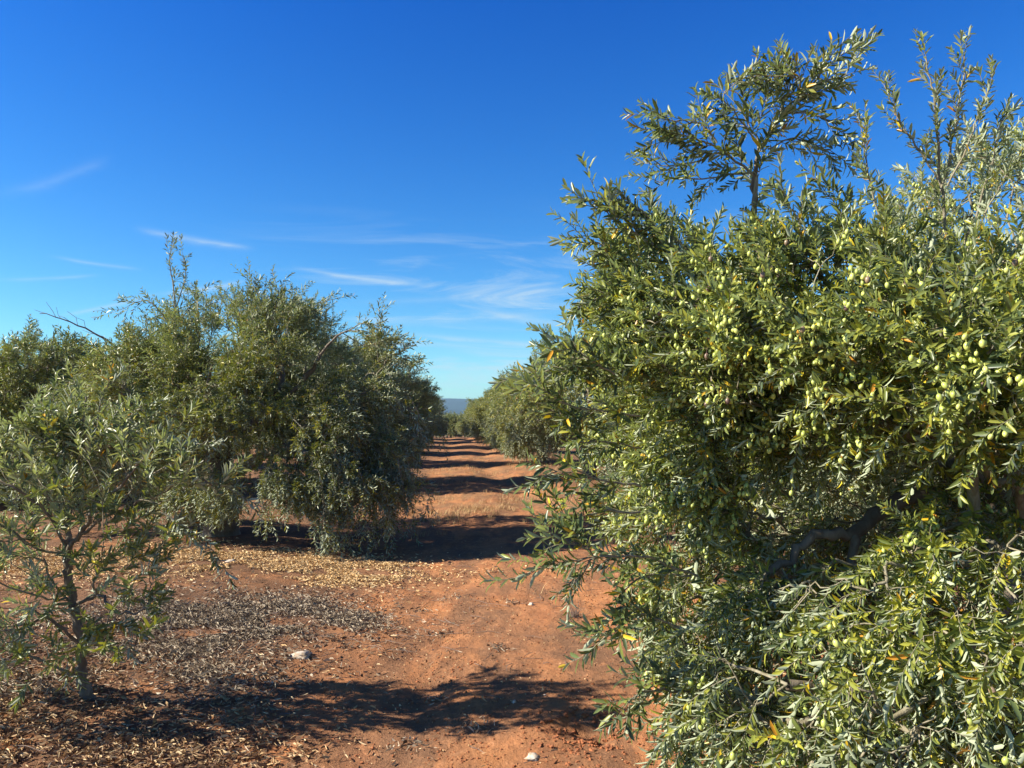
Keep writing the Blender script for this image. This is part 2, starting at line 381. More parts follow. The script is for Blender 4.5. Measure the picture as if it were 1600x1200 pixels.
def chains_of(P_, par, r0, power, rmax_seed=None, n0=0):
    N = len(P_); kids = [[] for _ in range(N)]
    for i in range(N):
        if par[i] >= 0: kids[par[i]].append(i)
    cnt = np.ones(N); order = []; stack = [i for i in range(N) if par[i] < 0]
    while stack:
        i = stack.pop(); order.append(i); stack += kids[i]
    for i in reversed(order):
        if par[i] >= 0: cnt[par[i]] += cnt[i]
    rad = r0 * cnt ** power
    if rmax_seed is not None: rad[:n0] = np.maximum(rad[:n0] * 0, rmax_seed)
    for i in order:
        if par[i] >= 0: rad[i] = min(rad[i], rad[par[i]])
    chains = []; starts = [i for i in range(N) if par[i] < 0]
    while starts:
        s = starts.pop(); ch = [s] if par[s] < 0 else [par[s], s]; i = s
        while kids[i]:
            ks = sorted(kids[i], key=lambda q: -cnt[q]); ch.append(ks[0]); starts += ks[1:]; i = ks[0]
        chains.append(ch)
    out = []
    for ch in chains:
        p = P_[ch].copy(); r = rad[ch].copy()
        if par[ch[0]] >= 0 or len(ch) > 1 and par[ch[1]] == ch[0]: r[0] = min(r[0], r[1] * 1.25)
        out.append((p, r, ch))
    return out, rad

def smooth_chain(p, r, sub, rng, jit):
    if len(p) < 2: return p, r
    Q, RR = [], []
    pp = np.vstack([2 * p[0] - p[1], p, 2 * p[-1] - p[-2]])
    for i in range(1, len(pp) - 2):
        for k in range(sub):
            t = k / sub
            a, b, c, d = pp[i - 1], pp[i], pp[i + 1], pp[i + 2]
            q = .5 * ((2 * b) + (-a + c) * t + (2 * a - 5 * b + 4 * c - d) * t * t + (-a + 3 * b - 3 * c + d) * t ** 3)
            if k: q = q + rng.normal(0, jit, 3)
            Q.append(q); RR.append(r[i - 1] * (1 - t) + r[i] * t)
    Q.append(p[-1]); RR.append(r[-1])
    return np.array(Q), np.array(RR)

def sample_blobs(blobs, count, rng, shell=.55, zmin=.15, clump=.30, thr=-.07):
    seed_ = rng.uniform(0, 50)
    """blobs: (centre, radii(3) , weight).  Points biased to the outside of the union"""
    C = np.array([b[0] for b in blobs]); Rr = np.array([b[1] if hasattr(b[1], '__len__') else (b[1],) * 3 for b in blobs], float)
    w = np.array([b[2] * np.prod(r) ** .8 for b, r in zip(blobs, Rr)]); w /= w.sum(); out = []
    while len(out) < count:
        k = rng.choice(len(blobs), p=w); v = nrm(rng.normal(0, 1, 3)); rr = rng.rand() ** (1 / 3 * shell + .0)
        rr = rr * (1 + rng.normal(0, .05)); p = C[k] + v * Rr[k] * rr
        dd = np.linalg.norm((p - C) / Rr, axis=1)
        if (dd < .62).sum() > 0 and rng.rand() < .62: continue          # thin out the inside
        if p[2] < zmin: continue
        if mnoise.noise(Vector(p) / clump + Vector((seed_, 0, 0))) < rng.normal(thr, .08): continue
        out.append(p)
    return np.array(out)

def blade_lod(n): return n

def make_tree(name, base, trunk, limbs, blobs, nshoots, protos, rng, hi, leafm, centre, droop=.5, r0=.0016, upz=2.2, scale=1.0,
              sprays=(), zmin=.2, shell=.55, main_parts=True, sag=1.0, bark=None, upb=0.0, tips=None, clump=.30, ndroop=0, nup=0, uph=(.22, .55), thr=-.07):
    """trunk/limbs: polylines of (xyz, radius) in world space. returns root and shoot data"""
    seeds, par, rad = [], [], []
    def add_poly(pl, attach=-1):
        prev = attach
        for q, r in pl:
            seeds.append(np.array(q, float)); par.append(prev); rad.append(r); prev = len(seeds) - 1
        return prev
    add_poly(trunk); ntr = len(seeds); limb_ranges = []
    for at, pl in limbs:
        s = len(seeds); add_poly(pl, at); limb_ranges.append((at, s, len(seeds)))
    S = np.array(seeds); T = sample_blobs(blobs, nshoots, rng, shell, zmin, clump, thr); sprays = list(sprays)
    cc = np.array(centre); o2 = T - cc; hr = np.linalg.norm(o2[:, :2], axis=1)
    low = np.where((hr > np.percentile(hr, 62)) & (T[:, 2] < cc[2] + .3) & (T[:, 2] > zmin + .35))[0]
    for i in rng.choice(low, min(ndroop, len(low)), replace=False) if ndroop else ():
        o_ = np.array([*nrm(o2[i, :2]), 0]) + rng.normal(0, .2, 3) * [1, 1, 0]; p = T[i]; g = min(rng.uniform(.3, .75), p[2] - zmin + .05)
        sprays.append(([tuple(p), tuple(p + o_ * .16 + [0, 0, .02]), tuple(p + o_ * .27 - [0, 0, g * .45]), tuple(p + o_ * .30 - [0, 0, g])], .005, 8, .9, .5))
    top = np.where(T[:, 2] > np.percentile(T[:, 2], 72))[0]
    for i in rng.choice(top, min(nup, len(top)), replace=False) if nup else ():
        p = T[i]; h_ = rng.uniform(*uph); o_ = rng.normal(0, .22, 3); q = p + o_ * h_ + [0, 0, h_]
        sprays.append(([tuple(p), tuple((p + q) / 2 + rng.normal(0, .03, 3)), tuple(q)], .005, int(4 + h_ * 9), .55, .5))
    P_, pr_ = grow(S, par, T)
    chs, radii = chains_of(P_, pr_, r0, .46, np.array(rad), len(S))
    root = empty(name, base); rb = np.array(base)
    # wood
    def local(p): return p - rb
    tp = S[:ntr]; tr_ = np.array(rad[:ntr]); q, rr = smooth_chain(tp, tr_, 6, rng, .006 if main_parts else .004)
    rr = rr * (1 + .10 * np.sin(np.arange(len(rr)) * 1.9)); v, f = tube_arrays([(local(q), rr, 12)])
    thk = rng.normal(0, .06, len(v)) ; build('trunk', v, [f], bark or M_BARK, root)
    for at, s, e in limb_ranges:
        pl = np.vstack([S[at], S[s:e]]); rl = np.array([min(rad[at], rad[s] * 1.15)] + rad[s:e]); q, rr = smooth_chain(pl, rl, 5, rng, .008)
        rr = rr * (1 + .07 * np.sin(np.arange(len(rr)) * 2.3)); v, f = tube_arrays([(local(q), rr, 9)]); build('limb', v, [f], bark or M_BARK, root)
    tw = []
    nseed = len(S)
    for p, r, ch in chs:
        idx = [k for k, c in enumerate(ch) if c >= nseed]
        if not idx: continue
        k0 = max(0, idx[0] - 1); pp, r2 = p[k0:], r[k0:].copy(); r2[0] = min(r2[0], r2[1] * 1.2) if len(r2) > 1 else r2[0]
        q, r3 = smooth_chain(local(pp), r2, 3 if r2.max() > .005 else 2, rng, .006); tw.append((q, r3, 6 if r2.max() > .012 else 4 if r2.max() > .004 else 3))
    # shoots at every target
    nT = len(T); pos = T; parp = P_[pr_[nseed:]]
    along = nrm(T - parp + 1e-6); outw = nrm(T - np.array(centre))
    hgt = np.clip((T[:, 2] - centre[2]) / (upz), -1, 1)[:, None]
    D = along * .55 + outw * .75 + np.array([0, 0, 1.0]) * (np.clip(hgt * 1.1 + .15, -droop, 1.0) + upb) + rng.normal(0, .42, (nT, 3))
    side = rng.rand(nT, 1) < .5
    Xd = np.where((hgt < .25) | side, np.array([0, 0, -1.0]) * sag, rng.normal(0, 1, (nT, 3))) + rng.normal(0, .25, (nT, 3))
    scl = rng.uniform(.75, 1.2, nT) * scale
    spos_, sD, sX, sS = [np.zeros((0, 3))], [np.zeros((0, 3))], [np.zeros((0, 3))], [np.zeros(0)]
    # sprays: explicit long branches with shoots leaving on both sides
    for pl, r_, cnt, spread, sc_ in sprays:
        q, rr = smooth_chain(np.array(pl), np.linspace(r_, .0018, len(pl)), 5, rng, .004); tw.append((local(q), rr, 6))
        L = np.concatenate([[0], np.cumsum(np.linalg.norm(np.diff(q, axis=0), axis=1))]); tt = np.linspace(.18, 1, cnt) * L[-1]
        cnt = int(cnt * 1.5); tt = np.linspace(.12, 1, cnt) * L[-1]; sp = np.stack([np.interp(tt, L, q[:, k]) for k in range(3)], -1); tg = nrm(np.stack([np.interp(tt, L, np.gradient(q[:, k])) for k in range(3)], -1))
        pe = nrm(np.cross(tg, rng.normal(0, 1, (cnt, 3)))); pe[-1] *= 0
        spos_.append(sp); sD.append(nrm(tg + pe * spread)); sX.append(rng.normal(0, .6, (cnt, 3)) + np.array([0, 0, -.3])); sS.append(rng.uniform(.85, 1.15, cnt) * (.55 + sc_) * (.78 if spread <= .45 and hi else 1))
    D = nrm(D)
    LV, LT, LF, SV, SQ = place_shoots(protos, pos - rb, D, Xd, scl, rng, hi)
    if len(sprays):
        a, b_, c, d, e = place_shoots(tips, np.vstack(spos_) - rb, np.vstack(sD), np.vstack(sX), np.concatenate(sS), rng, hi, -.30)
        nv = len(LV); LF = [np.concatenate([f, g + nv]) for f, g in zip(LF, c)]; LV = np.vstack([LV, a]); LT = np.concatenate([LT, b_])
        SQ = np.concatenate([SQ, e + len(SV)]); SV = np.vstack([SV, d])
    build('crown', LV, LF, leafm, root, {'tint': LT})
    v, f = tube_arrays(tw); build('branches', np.concatenate([v, SV]), [np.concatenate([f, SQ + len(v)])], M_TWIG, root)
    return root, pos, D

# ------------------------------------------------------------------ R1: the big olive tree in the right foreground
PR_HI = make_protos(3, 14, L=.30, pairs=17, leafL=.061, leafW=.0148, bend=.55, hi=True)
PR_TIP = make_protos(6, 12, L=.13, pairs=8, leafL=.050, leafW=.0120, bend=.4, hi=True)
PR_YNG = make_protos(12, 12, L=.26, pairs=11, leafL=.098, leafW=.0210, bend=.35, hi=True)
PR_TIPM = make_protos(7, 8, L=.20, pairs=7, leafL=.056, leafW=.0150, bend=.4, hi=False)
PR_TIPF = make_protos(9, 8, L=.26, pairs=8, leafL=.085, leafW=.024, bend=.4, hi=False)
PR_MID = make_protos(4, 10, L=.36, pairs=14, leafL=.070, leafW=.0175, bend=.7, hi=False)
PR_FAR = make_protos(5, 8, L=.38, pairs=13, leafL=.088, leafW=.0240, bend=.7, hi=False)
rng = np.random.RandomState(21)
bx, by = 2.75, 3.75; bz = gz(bx, by)
trunk = [((bx, by, bz - .08), .20), ((bx - .02, by, bz + .25), .155), ((bx - .08, by - .03, bz + .6), .135), ((bx - .12, by - .02, bz + .95), .12)]
L3 = lambda *a: [(tuple(P(px, py, d)), r) for px, py, d, r in a]
limbs = [
    (3, L3((1600, 700, 3.55, .060), (1500, 640, 3.4, .046), (1420, 560, 3.2, .034), (1330, 500, 3.1, .024), (1210, 430, 3.1, .016), (1180, 350, 3.2, .011), (1181, 250, 3.2, .008))),
    (3, L3((1560, 700, 3.4, .050), (1480, 760, 3.2, .038), (1400, 785, 3.1, .032), (1335, 832, 3.0, .026), (1270, 835, 2.95, .020), (1220, 880, 2.9, .016), (1110, 960, 2.8, .010))),
    (2, L3((1600, 900, 2.9, .050), (1500, 1010, 2.6, .036), (1380, 1080, 2.4, .024), (1230, 1070, 2.3, .016))),
    (3, [((2.9, 3.3, 1.7), .07), ((3.0, 2.9, 2.2), .05), ((2.8, 2.7, 2.7), .03), ((2.5, 2.7, 3.1), .018)]),
    (3, [((3.1, 4.2, 1.6), .08), ((3.5, 4.6, 2.2), .055), ((3.8, 4.9, 2.8), .03)]),
    (2, [((3.3, 3.5, 1.2), .07), ((3.9, 3.2, 1.7), .05), ((4.4, 3.0, 2.0), .03)]),
    (3, L3((1500, 740, 3.9, .06), (1330, 660, 4.0, .045), (1150, 620, 3.8, .03), (1010, 600, 3.5, .016))),
    (14, L3((1325, 900, 2.95, .017), (1312, 945, 2.8, .014), (1300, 990, 2.7, .012), (1315, 1050, 2.6, .008))),
]
b = lambda px, py, d, r, w=1.0: (P(px, py, d), r, w)
blobs = [
    b(1055, 470, 3.4, (.32, .40, .28)), b(1150, 470, 3.2, (.42, .45, .28)), b(1045, 560, 3.4, (.28, .40, .30)), b(1110, 560, 3.1, (.42, .42, .36), 1.1),
    b(1290, 480, 3.1, (.45, .5, .26)), b(1280, 560, 2.9, (.48, .48, .36), 1.2), b(1460, 520, 2.9, (.48, .5, .26)), b(1470, 580, 2.6, (.50, .45, .33), 1.2),
    b(1620, 540, 2.6, (.36, .5, .30)), b(1620, 600, 2.3, (.35, .35, .26)),
    b(1060, 670, 3.3, (.30, .36, .30)), b(1060, 760, 3.2, (.26, .34, .26)), b(1110, 690, 3.1, (.34, .3, .28), .8),
    b(1120, 940, 3.0, (.26, .36, .26)), b(1145, 1040, 2.7, (.25, .32, .26)), b(1185, 1150, 2.5, (.30, .34, .25)),
    b(1240, 1010, 2.7, (.34, .34, .24)), b(1250, 1130, 2.3, (.34, .34, .26)), b(1400, 960, 2.5, (.34, .36, .24), 1.1), b(1420, 1110, 2.1, (.36, .36, .26), 1.1),
    b(1560, 960, 2.3, (.34, .36, .26)), b(1600, 1100, 2.0, (.34, .34, .28)), b(1210, 880, 3.1, (.25, .3, .15), .6),
    b(1490, 860, 2.6, (.32, .26, .15), .6),
    b(1640, 800, 2.9, (.4, .4, .35), .5), b(1220, 740, 4.3, (.6, .4, .5), 1.0), b(1450, 700, 4.6, (.8, .45, .6), 1.0), b(1330, 620, 3.6, (.7, .5, .4), .8), b(1090, 800, 3.5, (.25, .4, .3), 1.0), b(1250, 900, 3.7, (.5, .35, .35), 1.1), b(1450, 900, 3.7, (.5, .35, .35), 1.0), b(1200, 1020, 3.3, (.35, .3, .25), .8), b(1550, 860, 3.2, (.4, .4, .3), .7),
    ((3.2, 4.3, 2.6), (1.0, .9, .7), .5), ((3.9, 3.4, 2.4), (.9, 1.0, .8), .45), ((3.9, 3.2, 1.3), (.9, 1.0, .7), .35), ((3.0, 4.9, 1.5), (1.1, .6, .7), .5),
    ((3.3, 2.5, 2.3), (.7, .6, .4), .5), ((3.2, 3.2, 2.7), (.8, .6, .3), .6),
]
PL = lambda *a: [tuple(P(px, py, d)) for px, py, d in a]
sprays = [
    # left fan at the top
    (PL((1178, 345, 3.2), (1180, 250, 3.2), (1185, 200, 3.2), (1150, 130, 3.2)), .012, 9, .9, .60),
    (PL((1180, 260, 3.2), (1130, 215, 3.15), (1080, 190, 3.1), (1035, 182, 3.1)), .006, 13, .75, .50),
    (PL((1130, 215, 3.15), (1080, 235, 3.2), (1040, 240, 3.2), (1012, 225, 3.2)), .004, 7, .7, .42),
    (PL((1185, 250, 3.2), (1110, 262, 3.15), (1060, 265, 3.1), (1025, 268, 3.1)), .004, 6, .6, .40),
    (PL((1120, 200, 3.1), (1090, 165, 3.1), (1060, 160, 3.1), (1030, 155, 3.1)), .004, 8, .7, .42),
    (PL((1185, 200, 3.2), (1150, 150, 3.1), (1130, 120, 3.1), (1145, 95, 3.1)), .004, 8, .7, .42),
    (PL((1185, 215, 3.2), (1220, 140, 3.2), (1230, 100, 3.2), (1215, 62, 3.2)), .006, 12, .8, .46),
    (PL((1220, 140, 3.2), (1260, 105, 3.15), (1280, 80, 3.1), (1290, 55, 3.1)), .004, 10, .7, .46),
    (PL((1220, 150, 3.2), (1280, 125, 3.2), (1320, 110, 3.2), (1338, 78, 3.2)), .005, 10, .7, .42),
    (PL((1250, 125, 3.2), (1250, 95, 3.1), (1235, 80, 3.1), (1190, 80, 3.1)), .004, 9, .8, .44),
    (PL((1200, 210, 3.2), (1240, 190, 3.2), (1270, 200, 3.2), (1300, 215, 3.2)), .004, 8, .9, .40),
    (PL((1230, 145, 3.2), (1275, 150, 3.1), (1300, 165, 3.1), (1310, 190, 3.1)), .004, 6, .8, .38),
    (PL((1190, 150, 3.2), (1200, 110, 3.2), (1180, 90, 3.2)), .003, 8, .8, .42),
    # upright water shoots at the top right
    (PL((1500, 470, 2.9), (1475, 330, 2.9), (1463, 200, 2.9), (1455, 130, 2.9), (1445, 85, 2.9)), .007, 15, .45, .42),
    (PL((1468, 300, 2.9), (1492, 200, 2.9), (1505, 120, 2.9), (1508, 75, 2.9)), .004, 11, .42, .40),
    (PL((1480, 290, 2.85), (1515, 215, 2.85), (1535, 160, 2.85), (1550, 120, 2.85)), .004, 8, .4, .38),
    (PL((1500, 400, 2.85), (1535, 300, 2.85), (1553, 230, 2.85), (1567, 185, 2.85)), .005, 11, .42, .40),
    (PL((1510, 400, 2.8), (1545, 320, 2.8), (1570, 275, 2.8), (1588, 245, 2.8)), .004, 7, .4, .36),
    (PL((1390, 400, 2.9), (1372, 330, 2.9), (1355, 260, 2.9), (1346, 200, 2.9)), .005, 11, .42, .40),
    (PL((1465, 280, 2.9), (1430, 225, 2.9), (1405, 185, 2.9), (1382, 130, 2.9)), .004, 8, .4, .38),
    (PL((1540, 480, 2.6), (1560, 420, 2.6), (1585, 390, 2.6)), .004, 6, .5, .42),
    (PL((1300, 440, 3.0), (1320, 370, 3.0), (1310, 320, 3.0), (1290, 290, 3.0)), .005, 9, .5, .5),
    (PL((1240, 430, 3.0), (1250, 360, 3.0), (1235, 320, 3.0), (1225, 290, 3.0)), .004, 9, .5, .46),
    # left edge shoots
    (PL((1080, 420, 3.2), (990, 360, 3.1), (955, 335, 3.1), (935, 300, 3.1)), .006, 14, .7, .6),
    (PL((1060, 400, 3.2), (1010, 330, 3.1), (990, 315, 3.1), (975, 300, 3.1)), .005, 11, .6, .5),
    (PL((1000, 420, 3.2), (960, 395, 3.1), (930, 378, 3.1), (905, 362, 3.1)), .005, 11, .7, .5),
    (PL((1000, 480, 3.2), (960, 460, 3.1), (930, 458, 3.1), (905, 478, 3.1)), .005, 10, .7, .5),
    (PL((1020, 600, 2.9), (950, 575, 2.8), (890, 575, 2.7), (835, 585, 2.7)), .006, 16, .6, .5),
    (PL((960, 585, 2.7), (910, 555, 2.65), (880, 540, 2.6)), .004, 8, .6, .45),
    (PL((1000, 650, 2.8), (930, 640, 2.7), (880, 630, 2.6), (845, 605, 2.6)), .004, 11, .7, .46),
    (PL((1000, 700, 2.9), (940, 690, 2.8), (905, 690, 2.7), (870, 640, 2.7)), .004, 11, .7, .45),
    (PL((1000, 760, 2.7), (940, 750, 2.6), (900, 735, 2.55), (850, 745, 2.5)), .005, 10, .6, .42),
    (PL((1000, 800, 2.7), (940, 800, 2.6), (900, 810, 2.55), (870, 800, 2.5)), .005, 9, .6, .42),
    (PL((1090, 900, 2.7), (1000, 870, 2.5), (930, 872, 2.45), (880, 880, 2.4), (830, 893, 2.4)), .005, 11, .5, .40),
    (PL((935, 872, 2.45), (900, 850, 2.4), (870, 840, 2.4)), .003, 6, .5, .38),
    (PL((925, 874, 2.45), (915, 890, 2.42), (895, 915, 2.4)), .003, 4, .4, .38),
    (PL((1060, 980, 2.6), (1000, 960, 2.5), (965, 985, 2.4), (940, 1000, 2.4)), .004, 10, .7, .45),
    (PL((1080, 900, 2.8), (1010, 900, 2.7), (970, 930, 2.6), (960, 950, 2.6)), .004, 9, .7, .45),
    (PL((1080, 1080, 2.5), (1010, 1080, 2.4), (980, 1100, 2.3)), .004, 9, .8, .45),
]
sprays = [([(q[0], q[1], q[2] - max(0, (q[2] - 2.35)) * (.13 if pl[-1][0] / pl[-1][1] < .47 else .02)) for q in pl], *rest_) for pl, *rest_ in sprays]
r1, spos, sdir = make_tree('olive_tree', (bx, by, bz), trunk, limbs, blobs, 9800, PR_HI, rng, True, M_LEAF, (2.3, 3.3, 1.6), droop=.55, r0=.0015,
                           upz=1.5, scale=.72, sprays=sprays, zmin=bz + .12, sag=1.0, tips=PR_TIP, clump=.24, ndroop=4, nup=8, uph=(.10, .18))
tag(r1, 'large olive tree laden with green olives, filling the right foreground', 'tree')

# fruit of the foreground tree
def olive_mesh(name, mtl, seed):
    rg = np.random.RandomState(seed); V, Fq, Ft = [], [], []; a, h = .0088, .0118; nr, ns = 6, 10
    for i in range(nr + 1):
        th = math.pi * i / nr; 
        for j in range(ns):
            ph = 2 * math.pi * j / ns; V.append([a * math.sin(th) * math.cos(ph), a * math.sin(th) * math.sin(ph), -h + h * math.cos(th) * (1.0 if th < 1.6 else 1.08)])
    for i in range(nr):
        for j in range(ns): Fq.append([i * ns + j, (i + 1) * ns + j, (i + 1) * ns + (j + 1) % ns, i * ns + (j + 1) % ns])
    k = len(V)                                         # the short stalk on top
    for z, r_ in ((-.001, .0011), (.014, .0008)):
        for j in range(4): V.append([r_ * math.cos(j * 1.57), r_ * math.sin(j * 1.57), z])
    for j in range(4): Fq.append([k + j, k + (j + 1) % 4, k + 4 + (j + 1) % 4, k + 4 + j])
    o = build(name, V, [np.array(Fq)], mtl); return o
rng = np.random.RandomState(5)
camd = np.linalg.norm(spos - CAM, axis=1); th = (spos - CAM) @ FWD
pxs = 800 + F * (spos - CAM)[:, 0] / np.maximum(th, .1); pys = 600 - F * ((spos - CAM) @ UP) / np.maximum(th, .1)
ok = (th > 1.0) & (pxs > 800) & (pxs < 1640) & (pys > 100) & (pys < 1230)
# nearest-first within a coarse screen-free 3D shell: keep shoots that have few shoots between them and the open air on the camera side
cand = np.where(ok)[0]; rng.shuffle(cand); fruit = []
for i in cand:
    if len(fruit) >= 1700: break
    d = CAM - spos[i]; d = d / np.linalg.norm(d); rel = spos - spos[i]; al = rel @ d; pr2 = np.linalg.norm(rel - al[:, None] * d, axis=1)
    if ((al > .1) & (pr2 < .12)).sum() > 7: continue
    if pys[i] < 330 and rng.rand() < .7: continue
    if mnoise.noise(Vector(spos[i]) * 4.0) < rng.normal(-.10, .12): continue
    k = rng.choice([1, 2, 4, 6, 9], p=[.22, .22, .24, .20, .12]) if pys[i] < 820 else rng.choice([0, 1, 2, 3], p=[.35, .3, .2, .15])
    for _ in range(k):
        t = rng.uniform(.04, .18); p = spos[i] + sdir[i] * t + rng.normal(0, .017, 3) + np.array([0, 0, -.02]) + (CAM - spos[i]) / np.linalg.norm(CAM - spos[i]) * [.03, .03, 0]; fruit.append(p)
fruit = np.array(fruit); fruit = fruit[np.argsort(np.linalg.norm(fruit - CAM, axis=1))]
og = olive_mesh('olive', M_OLIVE, 1); op_ = olive_mesh('olive', M_PURPLE, 2)
mg, mp_ = og.data, op_.data; bpy.data.objects.remove(og); bpy.data.objects.remove(op_)
rb = np.array(r1.location)
pickable = np.where((np.abs(fruit[:, 0] / fruit[:, 1]) < .68))[0][:100]
pk = set(pickable.tolist())
gv_ = np.array([v.co[:] for v in mg.vertices]); gf_ = np.array([p.vertices[:] for p in mg.polygons]); rest = []
for i, p in enumerate(fruit):
    rot = Matrix.Rotation(rng.uniform(0, 6.28), 3, 'Z') @ Matrix.Rotation(rng.uniform(0, .7), 3, 'X') ; s = rng.uniform(.62, 1.02)
    if i in pk:
        o = bpy.data.objects.new('olive', mp_ if rng.rand() < .05 else mg); COL.objects.link(o); o.parent = r1
        o.location = p - rb; o.rotation_euler = rot.to_euler(); o.scale = (s, s, s)
    else: rest.append(gv_ @ np.array(rot).T * s + p - rb)
k = np.arange(len(rest))[:, None, None] * len(gv_)
tag(build('olives', np.concatenate(rest), [(k + gf_[None]).reshape(-1, 4)], M_OLIVE, r1), kind='stuff')
purple = np.concatenate([gv_ @ np.array(Matrix.Rotation(rng.uniform(0, 6), 3, 'Z')).T + p - rb + rng.normal(0, .012, 3) for p in fruit[rng.randint(100, len(fruit), 45)]])
k = np.arange(45)[:, None, None] * len(gv_)
tag(build('ripe_olives', purple, [(k + gf_[None]).reshape(-1, 4)], M_PURPLE, r1), kind='stuff')

# ------------------------------------------------------------------ L1: the big olive tree left of the track
rng = np.random.RandomState(8)
bx, by = -3.75, 9.5; bz = gz(bx, by)
trunk = [((bx, by, bz - .1), .27), ((bx + .03, by, bz + .25), .20), ((bx - .02, by, bz + .6), .17), ((bx, by, bz + .95), .15)]
limbs = [
    (3, [((bx + .5, by - .2, bz + 1.4), .07), ((bx + .8, by - .1, bz + 1.95), .04), ((bx + .75, by - .1, bz + 2.4), .012)]),
    (3, [((bx - .5, by - .1, bz + 1.4), .065), ((bx - .8, by + .2, bz + 1.9), .030), ((bx - .9, by + .2, bz + 2.3), .010)]),
    (3, [((bx, by - .4, bz + 1.4), .06), ((bx + .1, by - .7, bz + 1.8), .028), ((bx + .2, by - .8, bz + 2.1), .010)]),
    (3, [((bx, by + .6, bz + 1.6), .075), ((bx + .1, by + 1.0, bz + 2.3), .015)]),
    (3, L3((470, 600, 9.2, .032), (500, 555, 9.0, .018), (535, 520, 8.9, .010), (590, 520, 8.9, .006))),
    (2, [((bx + .9, by - .6, bz + 1.1), .06), ((bx + 1.5, by - .9, bz + 1.0), .035), ((bx + 1.9, by - 1.0, bz + .7), .02)]),
]
blobs = [
    b(270, 545, 9.3, (.45, .6, .32)), b(240, 600, 9.0, (.65, .8, .42)), b(425, 520, 9.3, (.42, .5, .34)), b(430, 590, 9.2, (.62, .9, .46)),
    b(160, 640, 9.4, (.5, .6, .40)), b(130, 680, 9.8, (.5, .6, .4), .8), b(545, 640, 9.2, (.50, .7, .44)), b(560, 690, 9.1, (.5, .6, .5)), b(340, 640, 9.0, (.9, .9, .5)),
    b(590, 560, 8.9, (.26, .3, .22)), b(470, 720, 8.6, (.45, .5, .40)), b(435, 765, 8.25, (.36, .28, .26), 1.8), b(530, 755, 8.4, (.34, .28, .24), 1.5), b(345, 750, 8.6, (.34, .3, .28), 1.1), b(290, 770, 8.9, (.34, .3, .24), 1.0),
    b(605, 730, 8.8, (.30, .35, .35), 1.2), b(230, 710, 9.8, (.6, .6, .4), .7), b(120, 725, 10.0, (.5, .5, .35), .6),
    ((bx, by + .9, bz + 2.2), (1.5, .9, 1.0), .6),
    b(500, 670, 8.8, (.6, .6, .5)),
]
sprays = [
    (PL((275, 520, 9.3), (272, 460, 9.3), (265, 410, 9.3), (268, 385, 9.3)), .012, 10, .5, .62),
    (PL((275, 480, 9.3), (290, 430, 9.3), (285, 395, 9.3)), .008, 7, .5, .55), (PL((260, 500, 9.3), (230, 470, 9.3), (185, 485, 9.3)), .010, 9, .7, .7),
    (PL((280, 500, 9.3), (310, 465, 9.3), (300, 455, 9.3)), .008, 6, .7, .6), (PL((420, 500, 9.3), (400, 455, 9.3), (392, 435, 9.3)), .012, 10, .7, .7),
    (PL((425, 500, 9.3), (435, 460, 9.3), (430, 440, 9.3)), .010, 9, .7, .7), (PL((440, 490, 9.2), (480, 480, 9.2), (490, 485, 9.2)), .010, 9, .8, .7),
    (PL((450, 500, 9.2), (500, 475, 9.2), (530, 465, 9.2)), .006, 7, .5, .5), (PL((540, 520, 8.9), (570, 505, 8.9), (605, 520, 8.9), (615, 560, 8.9)), .008, 20, .9, .6),
    (PL((620, 640, 8.9), (640, 640, 8.9), (650, 660, 8.9)), .006, 8, .8, .7), (PL((640, 620, 8.8), (655, 660, 8.8), (640, 720, 8.8)), .006, 10, .8, .7),
]
t, _, _ = make_tree('olive_tree', (bx, by, bz), trunk, limbs, blobs, 8200, PR_MID, rng, False, M_LEAF_FAR, (bx, by, bz + 1.8), droop=.7, r0=.0019, upz=1.6, scale=.80, sprays=sprays, zmin=bz + .2, tips=PR_TIPM, clump=.36, ndroop=120, nup=40, uph=(.15, .45), thr=.09)
dl = np.array([P(235, 590, 9.3), P(190, 548, 9.25), P(155, 525, 9.2), P(110, 503, 9.1), P(62, 490, 9.0)]) - np.array(t.location)
q, rr = smooth_chain(dl, np.array([.020, .015, .012, .008, .004]), 4, rng, .01); tw = [(q, rr, 5)]
for k in range(7):
    s = q[9 + k % 7]; tw.append((np.array([s, s + rng.normal(0, .02, 3) + [-.05, 0, .03 + .03 * (k % 3)], s + rng.normal(0, .025, 3) + [-.12, 0, .05 + .07 * (k % 3)]]), np.array([.0035, .0028, .0018]), 4))
v, f = tube_arrays(tw); tag(build('dead_branch', v, [f], M_DEAD, t), 'bare dead branch poking out of the crown top left')
tag(t, 'broad dark olive tree left of the red track, branches drooping to the ground', 'tree')

